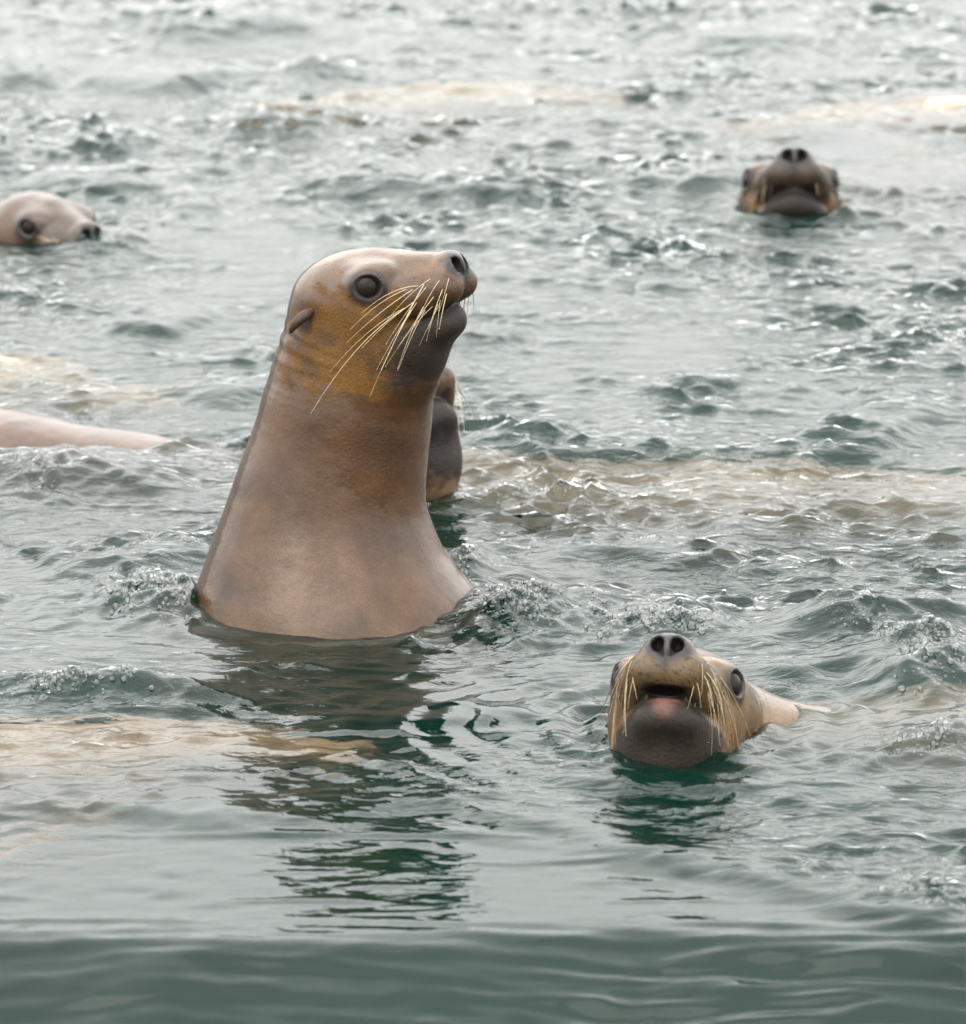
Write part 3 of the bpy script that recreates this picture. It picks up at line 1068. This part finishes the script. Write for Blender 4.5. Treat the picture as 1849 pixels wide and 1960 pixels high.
# the far swimmer facing the camera --------------------------------------------
YR = ground(1515, 412)[1]
nose_r = at_y(1521, 300, YR + 0.02)
er = R(22)
sp_r = [(*(nose_r + np.array([0.0, 0.19, -0.13])), 0.07, 1.1), (*(nose_r + np.array([0.02, 0.30, -0.20])), 0.10, 1.1),
        (*(nose_r + np.array([0.12, 0.45, -0.27])), 0.125, 1.05), (*(nose_r + np.array([0.32, 0.60, -0.265])), 0.15, 1.0),
        (*(nose_r + np.array([0.62, 0.66, -0.262])), 0.15, 1.0), (*(nose_r + np.array([0.95, 0.75, -0.38])), 0.10, 1.0)]
build_lion('sea lion with a dark closed muzzle facing straight on, only its head out', nose_r,
           (0, -math.cos(er), math.sin(er)), 1.24, sp_r, 0.0055,
           {'gold': 0.4, 'pad': DARK * 1.3, 'chin_col': DARK * 0.7, 'tan': (0.060, 0.036, 0.019), 'pale': (0.060, 0.040, 0.024)}, GROUP,
           whiskers=[dict(count=12, gold_frac=0.3, r0=0.0005, lr=(1, -1), length=7, down=1.2, seed=12)])

# the far one ploughing to the right -------------------------------------------
YL = ground(110, 472)[1] + 0.05
nose_l = at_y(176, 440, YL - 0.06) - np.array([0, 0, 0.011])
sp_l = [(*(nose_l + np.array([-0.15, 0.13, -0.03])), 0.06, 1.1), (*(nose_l + np.array([-0.26, 0.24, -0.10])), 0.09, 1.1),
        (*(nose_l + np.array([-0.50, 0.36, -0.16])), 0.13, 1.1), (*(nose_l + np.array([-0.85, 0.45, -0.20])), 0.15, 1.0),
        (*(nose_l + np.array([-1.3, 0.5, -0.28])), 0.11, 1.0)]
build_lion('sea lion ploughing along nose down, only its crown and dark nose above water', nose_l,
           (0.60, -0.78, -0.20), 1.04, sp_l, 0.0055, {'gold': 0.1, 'tan': (0.05, 0.032, 0.021), 'pale': (0.055, 0.037, 0.028), 'pad': NOSE}, GROUP,
           whiskers=[dict(count=8, gold_frac=0.9, r0=0.0009, lr=(1, -1), length=7, down=0.5, seed=21)])

# the one hidden behind the upright one -----------------------------------------
YB = YM + 0.62
nose_b = at_y(812, 690, YB)
sp_b = [(*(nose_b + np.array([-0.09, 0.10, -0.14])), 0.075, 1.05), (*(nose_b + np.array([-0.10, 0.17, -0.23])), 0.11, 1.05),
        (*(nose_b + np.array([0.0, 0.24, -0.335])), 0.135, 1.05), (*(nose_b + np.array([0.25, 0.22, -0.383])), 0.155, 1.0),
        (*(nose_b + np.array([0.50, 0.22, -0.393])), 0.165, 1.0), (*(nose_b + np.array([0.85, 0.26, -0.44])), 0.12, 1.0)]
build_lion('dark chinned sea lion hidden behind the tall one, its muzzle showing past the neck', nose_b,
           (0.50, -0.62, 0.58), 1.12, sp_b, 0.0045,
           {'gold': 0.3, 'pad': BROWN * 0.6, 'chin_col': DARK * 1.2, 'chin': 1.0, 'tan': (0.20, 0.125, 0.07)}, GROUP,
           whiskers=[dict(count=16, gold_frac=0.7, r0=0.0007, lr=(1,), length=11, down=1.3, seed=31)])

# backs just under the surface ----------------------------------------------------
def swimmer(label, rows, fwd, opt, voxel=0.009):
    sp = [(*ground(u, v)[:2], z, r, w) for (u, v, z, r, w) in rows]
    # head lies beyond the first row
    f = np.asarray(fwd, float) / np.linalg.norm(fwd)
    nose = np.array(sp[0][:3]) + f * 0.20
    a, b = np.array(sp[-1][:3]), np.array(sp[-2][:3])
    tail = (a - b) / np.linalg.norm(a - b)
    lat = np.cross(tail, (0, 0, 1))
    mid = np.array(sp[1][:3])
    fl = []
    for s in (-1, 1):
        fl.append((mid + lat * s * 0.07 - np.array([0, 0, 0.08]), mid + lat * s * 0.22 + tail * 0.18 - np.array([0, 0, 0.20]), 0.045, 0.022))
        fl.append((a, a + tail * 0.18 + lat * s * 0.06 - np.array([0, 0, 0.03]), 0.035, 0.018))
    return build_lion(label, nose, f, 1.0, sp, voxel, opt, GROUP, flippers=fl, parts=True, zmin=-0.42)

swimmer('sea lion whose smooth pinkish back breaks the surface beside the tall one',
        [(470, 842, -0.180, 0.08, 1.1), (330, 838, -0.138, 0.13, 1.1), (130, 828, -0.152, 0.165, 1.0), (-90, 815, -0.150, 0.18, 1.0),
         (-400, 800, -0.170, 0.17, 1.0), (-800, 790, -0.230, 0.10, 1.0)],
        (1, -0.1, -0.35), {'tan': (0.070, 0.042, 0.030), 'pale': (0.09, 0.056, 0.043)})
swimmer('submerged tan sea lion lying in front of the tall one, beside a bubbling wave',
        [(420, 1378, -0.110, 0.06, 1.1), (250, 1385, -0.120, 0.10, 1.1), (60, 1400, -0.146, 0.135, 1.0), (-160, 1410, -0.148, 0.14, 1.0),
         (-450, 1420, -0.190, 0.12, 1.0), (-800, 1425, -0.250, 0.08, 1.0)],
        (1, 0.1, -0.25), {'tan': (0.34, 0.205, 0.125), 'pale': (0.34, 0.205, 0.125)})
swimmer('submerged yellowish sea lion farthest from the tall one, below a glittering splash',
        [(640, 175, -0.150, 0.07, 1.1), (730, 172, -0.128, 0.12, 1.1), (840, 165, -0.150, 0.15, 1.0), (980, 158, -0.165, 0.15, 1.0),
         (1150, 150, -0.240, 0.09, 1.0)],
        (-1, -0.2, -0.2), {'tan': (0.32, 0.21, 0.12), 'pale': (0.32, 0.21, 0.12)}, 0.011)
swimmer('submerged brown sea lion behind the head of the dark muzzled one',
        [(1520, 205, -0.170, 0.07, 1.1), (1620, 200, -0.135, 0.12, 1.1), (1740, 195, -0.150, 0.15, 1.0), (1880, 195, -0.148, 0.15, 1.0),
         (2080, 195, -0.220, 0.09, 1.0)],
        (-1, 0.1, -0.3), {'tan': (0.28, 0.17, 0.10), 'pale': (0.3, 0.18, 0.09)}, 0.011)
swimmer('submerged cream sea lion between the ploughing one and the smooth pinkish back',
        [(150, 690, -0.190, 0.06, 1.1), (60, 685, -0.125, 0.11, 1.1), (-80, 680, -0.135, 0.14, 1.0), (-260, 675, -0.140, 0.14, 1.0),
         (-500, 670, -0.210, 0.09, 1.0)],
        (1, 0.0, -0.3), {'tan': (0.32, 0.215, 0.12), 'pale': (0.32, 0.215, 0.12)}, 0.010)

# ------------------------------------------------------------------ froth: clear bubbles and drops in the churned water
def froth(name, clusters, material, label, seed, more=1):
    r_ = np.random.default_rng(seed)
    nu, nv = 12, 8
    base, faces, last = sphere_mesh((0, 0, 0), 1.0, nu, nv)
    faces = [f[:3] if f[2] == f[3] else f for f in faces] + [(last, last - nu + (j + 1) % nu, last - nu + j) for j in range(nu)]
    tri = []
    for f in faces:
        tri.append(f[:3])
        if len(f) == 4:
            tri.append((f[0], f[2], f[3]))
    tri = np.array(tri)
    V_, F_ = [], []
    nb = 0
    for (u0, v0, ru, rv, n, rmin, rmax, lift) in clusters:
        for _ in range(n * more):
            g = ground(u0 + r_.normal(0, ru * 0.8), v0 + r_.normal(0, rv * 0.8))
            r = 0.52 * rmin * (rmax / rmin) ** (r_.uniform() ** 2.6)
            z = water_z(g[0], g[1]) + r * r_.uniform(-0.7, 0.2) + lift * r_.uniform() ** 3
            V_.append(base * np.array([r, r, r * r_.uniform(0.75, 1.0)]) + (g[0], g[1], z))
            F_.append(tri + nb)
            nb += len(base)
    o = mesh_obj(name, np.vstack(V_), np.vstack(F_), material)
    tag(o, label, 'bubbles', kind='stuff')
    return o

froth('bubbles', [(270, 1130, 50, 24, 150, 0.002, 0.011, 0.0), (340, 1150, 24, 18, 60, 0.002, 0.008, 0.0),
                  (890, 1095, 20, 26, 50, 0.002, 0.008, 0.0), (990, 1180, 45, 20, 130, 0.002, 0.010, 0.0),
                  (1150, 1185, 100, 20, 130, 0.002, 0.009, 0.0), (1310, 1195, 70, 14, 90, 0.002, 0.013, 0.0),
                  (1640, 1205, 60, 18, 40, 0.002, 0.006, 0.0), (1790, 1280, 45, 36, 130, 0.002, 0.014, 0.0),
                  (1700, 1250, 20, 12, 40, 0.002, 0.008, 0.0), (1780, 1445, 60, 15, 70, 0.002, 0.008, 0.0),
                  (110, 1345, 90, 12, 90, 0.002, 0.009, 0.0), (235, 1335, 14, 9, 25, 0.002, 0.009, 0.0),
                  (60, 915, 50, 14, 50, 0.002, 0.007, 0.0), (1000, 945, 90, 10, 60, 0.002, 0.008, 0.0),
                  (600, 152, 35, 7, 35, 0.003, 0.010, 0.0), (210, 470, 40, 10, 40, 0.002, 0.008, 0.0),
                  (1790, 1725, 50, 22, 50, 0.002, 0.010, 0.0), (150, 790, 60, 8, 25, 0.002, 0.005, 0.0)],
      M_BUB, 'clear bubbles and froth floating where the swimmers churn the water', 41, 3)
froth('water_drops', [(250, 440, 50, 16, 22, 0.002, 0.0045, 0.06), (280, 1120, 60, 20, 22, 0.001, 0.003, 0.05),
                      (1000, 1165, 60, 20, 24, 0.001, 0.003, 0.05), (1780, 1250, 60, 30, 26, 0.001, 0.003, 0.05),
                      (1300, 1180, 80, 20, 16, 0.001, 0.003, 0.04), (1800, 1420, 50, 14, 18, 0.001, 0.003, 0.04),
                      (600, 140, 40, 8, 12, 0.002, 0.004, 0.06)],
      M_DROP, 'flying drops of clear water above the splashes', 43)
